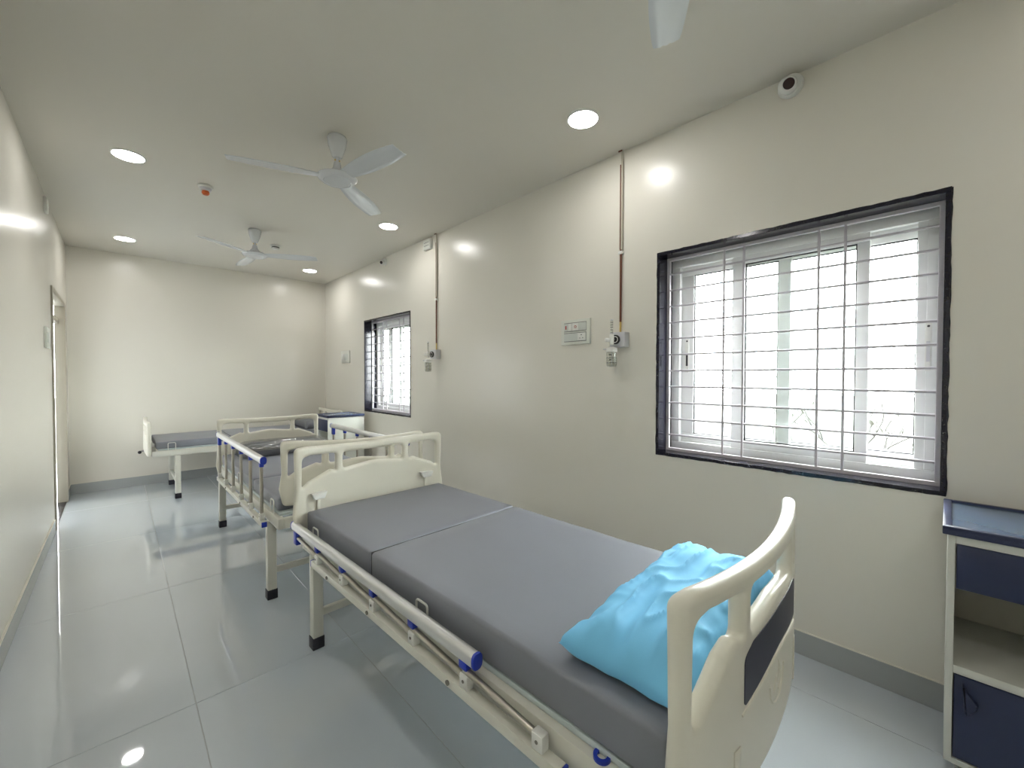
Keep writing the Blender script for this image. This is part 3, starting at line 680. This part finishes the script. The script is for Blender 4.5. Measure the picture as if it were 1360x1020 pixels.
# ------------------------------------------------------------------ right wall: oxygen points, switches, cameras
def oxygen(y, zbox, label_o, label_p, top=H):
    r = tag(empty('oxygen_outlet', (XR, y, zbox)), label_o, 'oxygen outlet', 'oxygen outlets')
    B(-0.062, 0.0, -0.055, 0.055, -0.048, 0.048, bev=0.004).build('outlet_box', 'outlet', r)
    MB().lathe([(0.030, 0.0), (0.030, 0.012), (0.022, 0.012), (0.022, 0.004), (0.016, 0.004), (0.016, 0.014), (0.0, 0.014)], 28, Matrix.Translation((-0.062, 0.006, 0)) @ Matrix.Rotation(-PI / 2, 4, 'Y')).build('socket_ring', 'black', r)
    MB().lathe([(0.0215, 0.005), (0.0165, 0.005), (0.0165, 0.0125), (0.0215, 0.0125), (0.0215, 0.005)], 28, Matrix.Translation((-0.062, 0.006, 0)) @ Matrix.Rotation(-PI / 2, 4, 'Y')).build('socket_band', 'white', r)
    fy = 0.006; fx = -0.112
    MB().cyl((-0.076, fy, 0), (fx, fy, 0), 0.009, 12).build('connector', 'chrome', r)
    bd = MB().cyl((fx, fy, -0.035), (fx, fy, 0.030), 0.014, 14, bev=0.003).build('flowmeter_body', 'white', r)
    MB().cyl((fx, fy + 0.012, -0.005), (fx - 0.028, fy + 0.030, -0.005), 0.013, 14, bev=0.002).build('flow_knob', 'white', bd)
    tb_ = MB().cyl((fx, fy, 0.030), (fx, fy, 0.120), 0.0085, 12).build('flow_tube', 'clear', r)
    for k in range(5): MB().cyl((fx, fy, 0.042 + 0.016 * k), (fx, fy, 0.0435 + 0.016 * k), 0.0092, 12).build('scale_mark', 'mark', tb_)
    MB().cyl((fx, fy, 0.119), (fx, fy, 0.125), 0.010, 12).build('tube_cap', 'outlet', tb_)
    MB().lathe([(0.0, -0.052), (0.014, -0.050), (0.034, -0.058), (0.036, -0.080), (0.033, -0.083), (0.0, -0.083)], 24, Matrix.Translation((fx, fy, 0))).build('bottle_cap', 'white', r)
    MB().cyl((fx - 0.02, fy + 0.02, -0.066), (fx - 0.034, fy + 0.040, -0.064), 0.005, 10).build('outlet_nozzle', 'outlet', r)
    bt = MB().lathe([(0.031, -0.0835), (0.033, -0.095), (0.033, -0.165), (0.028, -0.176), (0.0, -0.178), (0.0, -0.174), (0.026, -0.172), (0.0305, -0.163), (0.0305, -0.0835), (0.031, -0.0835)], 24, Matrix.Translation((fx, fy, 0))).build('humidifier_bottle', 'clear', r)
    MB().cyl((fx, fy, -0.083), (fx, fy, -0.160), 0.0035, 8).build('dip_tube', 'outlet', bt)
    for z, m in ((-0.118, 'mark'), (-0.150, 'mark')): MB().lathe([(0.0334, z), (0.0340, z), (0.0340, z - 0.0022), (0.0334, z - 0.0022), (0.0334, z)], 24, Matrix.Translation((fx, fy, 0))).build('level_line', m, bt)
    B(fx - 0.0345, fx - 0.0325, fy - 0.020, fy - 0.002, -0.104, -0.098).build('printed_label', 'mark', bt)
    B(fx - 0.0345, fx - 0.0325, fy - 0.018, fy - 0.002, -0.136, -0.130).build('printed_label', 'mark', bt)
    p = tag(empty('oxygen_pipe', (XR, y + 0.004, zbox + 0.048)), label_p, 'pipe', 'oxygen pipes')
    L = top - (zbox + 0.048)
    MB().cyl((-0.014, 0, 0.0), (-0.014, 0, 0.07), 0.0062, 10).build('brass_end', 'brass', p)
    MB().cyl((-0.014, 0, 0.07), (-0.014, 0, 0.54), 0.0070, 10).build('copper_pipe', 'copper', p)
    MB().cyl((-0.014, 0.004, 0.54), (-0.014, 0.004, L - 0.09), 0.0050, 10).build('upper_pipe', 'copper', p)
    MB().cyl((-0.014, -0.0065, 0.54), (-0.014, -0.0065, L), 0.0068, 10).build('conduit', 'beige_pipe', p)
    for z in (0.52, 0.40): B(-0.024, 0.0, -0.016, 0.016, z - 0.010, z + 0.010, bev=0.002).build('pipe_clip', 'white', p) if z == 0.52 else None
    MB().cyl((-0.022, -0.01, L - 0.004), (-0.022, 0.016, L - 0.004), 0.005, 8).build('pipe_elbow', 'copper', p)
oxygen(1.477, 1.588, 'white oxygen outlet with flowmeter and humidifier bottle beside the near window', 'copper oxygen pipe running up the wall beside the near window')
oxygen(3.640, 1.573, 'white oxygen outlet with flowmeter and humidifier bottle near the far window', 'copper oxygen pipe running up the wall near the far window')

def switch_panel(y, z, w, h, label, side=1, detail=True):
    r = tag(empty('switch_panel', (XR if side > 0 else XL, y, z)), label, 'switch panel', 'switch panels')
    s = -side
    def bx(a, b, c, d, e, f, nm, m, par=r, bev=0.0015): return B(min(s * a, s * b), max(s * a, s * b), c, d, e, f, bev=bev).build(nm, m, par)
    pl = bx(0.0, 0.016, -w / 2, w / 2, -h / 2, h / 2, 'cover_plate', 'switch', bev=0.004)
    if not detail:
        bx(0.016, 0.019, -w * 0.32, w * 0.1, -h * 0.25, h * 0.25, 'switch_module', 'module', pl); bx(0.016, 0.019, w * 0.13, w * 0.32, -h * 0.25, h * 0.25, 'switch_rocker', 'white', pl)
        return r
    f = 0.016
    for (z0, z1) in ((0.008, h * 0.36), (-h * 0.36, -0.008)):
        bx(f, f + 0.0006, -w * 0.385, w * 0.385, z0 - 0.0035, z1 + 0.0035, 'row_shadow_gap', 'fan_dark', pl, 0)
        bx(f + 0.0006, f + 0.003, -w * 0.38, w * 0.38, z0, z1, 'module_row', 'module', pl)
    z0, z1 = 0.008, h * 0.36
    bx(f + 0.003, f + 0.007, w * 0.10, w * 0.22, z0 + 0.002, z1 - 0.002, 'switch_rocker', 'white', pl)
    bx(f + 0.003, f + 0.006, -w * 0.12, w * 0.09, z0 + 0.002, z1 - 0.002, 'regulator', 'white', pl)
    MB().lathe([(0.0095, 0), (0.0095, 0.002), (0.0065, 0.002), (0.0065, 0), (0.0095, 0)], 20, Matrix.Translation((s * (f + 0.006), -w * 0.03, (z0 + z1) / 2)) @ Matrix.Rotation(s * PI / 2, 4, 'Y')).build('regulator_ring', 'red', pl)
    MB().cyl((s * (f + 0.003), w * 0.30, (z0 + z1) / 2), (s * (f + 0.0045), w * 0.30, (z0 + z1) / 2), 0.017, 20).build('call_button', 'module', pl)
    bx(f + 0.0045, f + 0.006, w * 0.29, w * 0.325, (z0 + z1) / 2 - 0.014, (z0 + z1) / 2 + 0.012, 'call_mark', 'red', pl, 0)
    z0, z1 = -h * 0.36, -0.008
    bx(f + 0.003, f + 0.005, -w * 0.36, -w * 0.10, z0 + 0.002, z1 - 0.002, 'socket_outlet', 'white', pl)
    zc = (z0 + z1) / 2
    for (dy, dz, rr) in ((-w * 0.23, 0.012, 0.0042), (-w * 0.18, -0.010, 0.0034), (-w * 0.28, -0.010, 0.0034)):
        MB().cyl((s * (f + 0.0045), dy, zc + dz), (s * (f + 0.0056), dy, zc + dz), rr, 10).build('pin_hole', 'mark', pl)
    return r
switch_panel(1.851, 1.669, 0.258, 0.180, 'large white switch panel with socket beside the near oxygen outlet')
switch_panel(6.020, 1.628, 0.300, 0.175, 'white switch panel on the right wall beyond the far window', detail=False)
switch_panel(4.945, 1.652, 0.215, 0.165, 'white switch plate on the left wall beside the doorway', side=-1, detail=False)
jb = tag(empty('junction_box', (XR, 3.800, 2.738)), 'small white junction box under the ceiling beside the far oxygen pipe', 'junction box', 'junction boxes')
bx_ = B(-0.030, 0.0, -0.070, 0.070, -0.052, 0.052, bev=0.002).build('box_body', 'white', jb)
B(-0.0335, -0.030, -0.066, 0.066, -0.048, 0.048, bev=0.001).build('box_lid', 'switch', bx_)
B(-0.0345, -0.0335, -0.045, 0.045, 0.014, 0.018).build('lid_groove', 'fan_dark', bx_, smooth=0); B(-0.0345, -0.0335, -0.045, 0.045, -0.018, -0.014).build('lid_groove', 'fan_dark', bx_, smooth=0)
jb2 = tag(empty('junction_box', (XL, 5.00, 2.715)), 'thin white junction box high on the left wall above the doorway', 'junction box', 'junction boxes')
b2 = B(0.0, 0.018, -0.055, 0.055, -0.055, 0.055, bev=0.002).build('box_body', 'white', jb2)
B(0.018, 0.021, -0.051, 0.051, -0.051, 0.051, bev=0.001).build('box_lid', 'switch', b2)
def turret(y, z, label, r=0.050):
    c = tag(empty('security_camera', (XR, y, z)), label, 'camera', 'security cameras')
    k = r / 0.05
    ax = Matrix.Rotation(-PI / 2, 4, 'Y')
    MB().lathe([(0.0, 0.0), (0.052 * k, 0.0), (0.055 * k, 0.010 * k), (0.050 * k, 0.026 * k), (0.0, 0.030 * k)], 32, ax).build('camera_base', 'white', c)
    hd = Matrix.Translation((-0.048 * k, 0.004, -0.012 * k)) @ Vector((-0.86, -0.35, -0.30)).to_track_quat('Z', 'Y').to_matrix().to_4x4()
    prof = [(0.0, -0.040 * k)] + [(0.040 * k * math.sin(t), -0.040 * k * math.cos(t)) for t in [PI * q / 12 for q in range(1, 10)]] + [(0.029 * k, 0.031 * k), (0.0, 0.031 * k)]
    b = MB().lathe(prof, 32, hd).build('camera_ball', 'white', c)
    MB().lathe([(0.0, 0.0311 * k), (0.0245 * k, 0.0311 * k), (0.022 * k, 0.035 * k), (0.0, 0.037 * k)], 28, hd).build('camera_lens', 'lens', b)
turret(0.548, 2.762, 'white turret security camera above the near window')
turret(4.785, 2.752, 'white turret security camera high on the wall above the far window', r=0.040)

# ------------------------------------------------------------------ outside the windows
gnd = struct(B(-60, 60, -60, 60, -0.85, -0.80).build('ground', 'ground', smooth=0))
def bare_tree(x, y, hgt, seed, label):
    rnd = random.Random(seed); r = tag(empty('bare_tree', (x, y, -0.8)), label, 'tree', 'trees outside')
    tr = MB(); lf = MB()
    def br(p, d, L, rad, depth):
        pts = [p]; q = p.copy(); dd = d.copy()
        for k in range(4):
            dd = (dd + Vector((rnd.uniform(-.25, .25), rnd.uniform(-.25, .25), rnd.uniform(-.12, .16)))).normalized(); q = q + dd * L / 4; pts.append(q.copy())
        tr.tube(pts, [rad * (1 - 0.14 * k) for k in range(5)], 5)
        if depth == 0:
            for k in range(2):
                c = pts[rnd.randint(1, 4)] + Vector((rnd.uniform(-.1, .1), rnd.uniform(-.1, .1), rnd.uniform(-.1, .1)))
                a = Vector((rnd.uniform(-1, 1), rnd.uniform(-1, 1), rnd.uniform(-1, 1))).normalized() * 0.05; b = a.orthogonal().normalized() * 0.022
                lf.quad(c - a, c + b, c + a, c - b)
            return
        for k in range(rnd.randint(2, 4)):
            nd = (dd * 0.7 + Vector((rnd.uniform(-1, 1), rnd.uniform(-1, 1), rnd.uniform(-.3, .7))) * 0.8).normalized()
            br(pts[rnd.randint(2, 4)], nd, L * rnd.uniform(.6, .8), rad * 0.55, depth - 1)
    br(Vector((0, 0, 0)), Vector((0.05, 0.05, 1)), hgt * 0.42, 0.04, 3)
    tr.build('branches', 'bark', r); lv = lf.build('leaves', 'leaf', r, smooth=0); lv['kind'] = 'stuff'
bare_tree(7.0, 0.50, 2.5, 3, 'pale leafless tree outside the near window, right of its centre')
bare_tree(7.6, 1.55, 2.4, 11, 'pale leafless tree outside the near window, left of its centre')
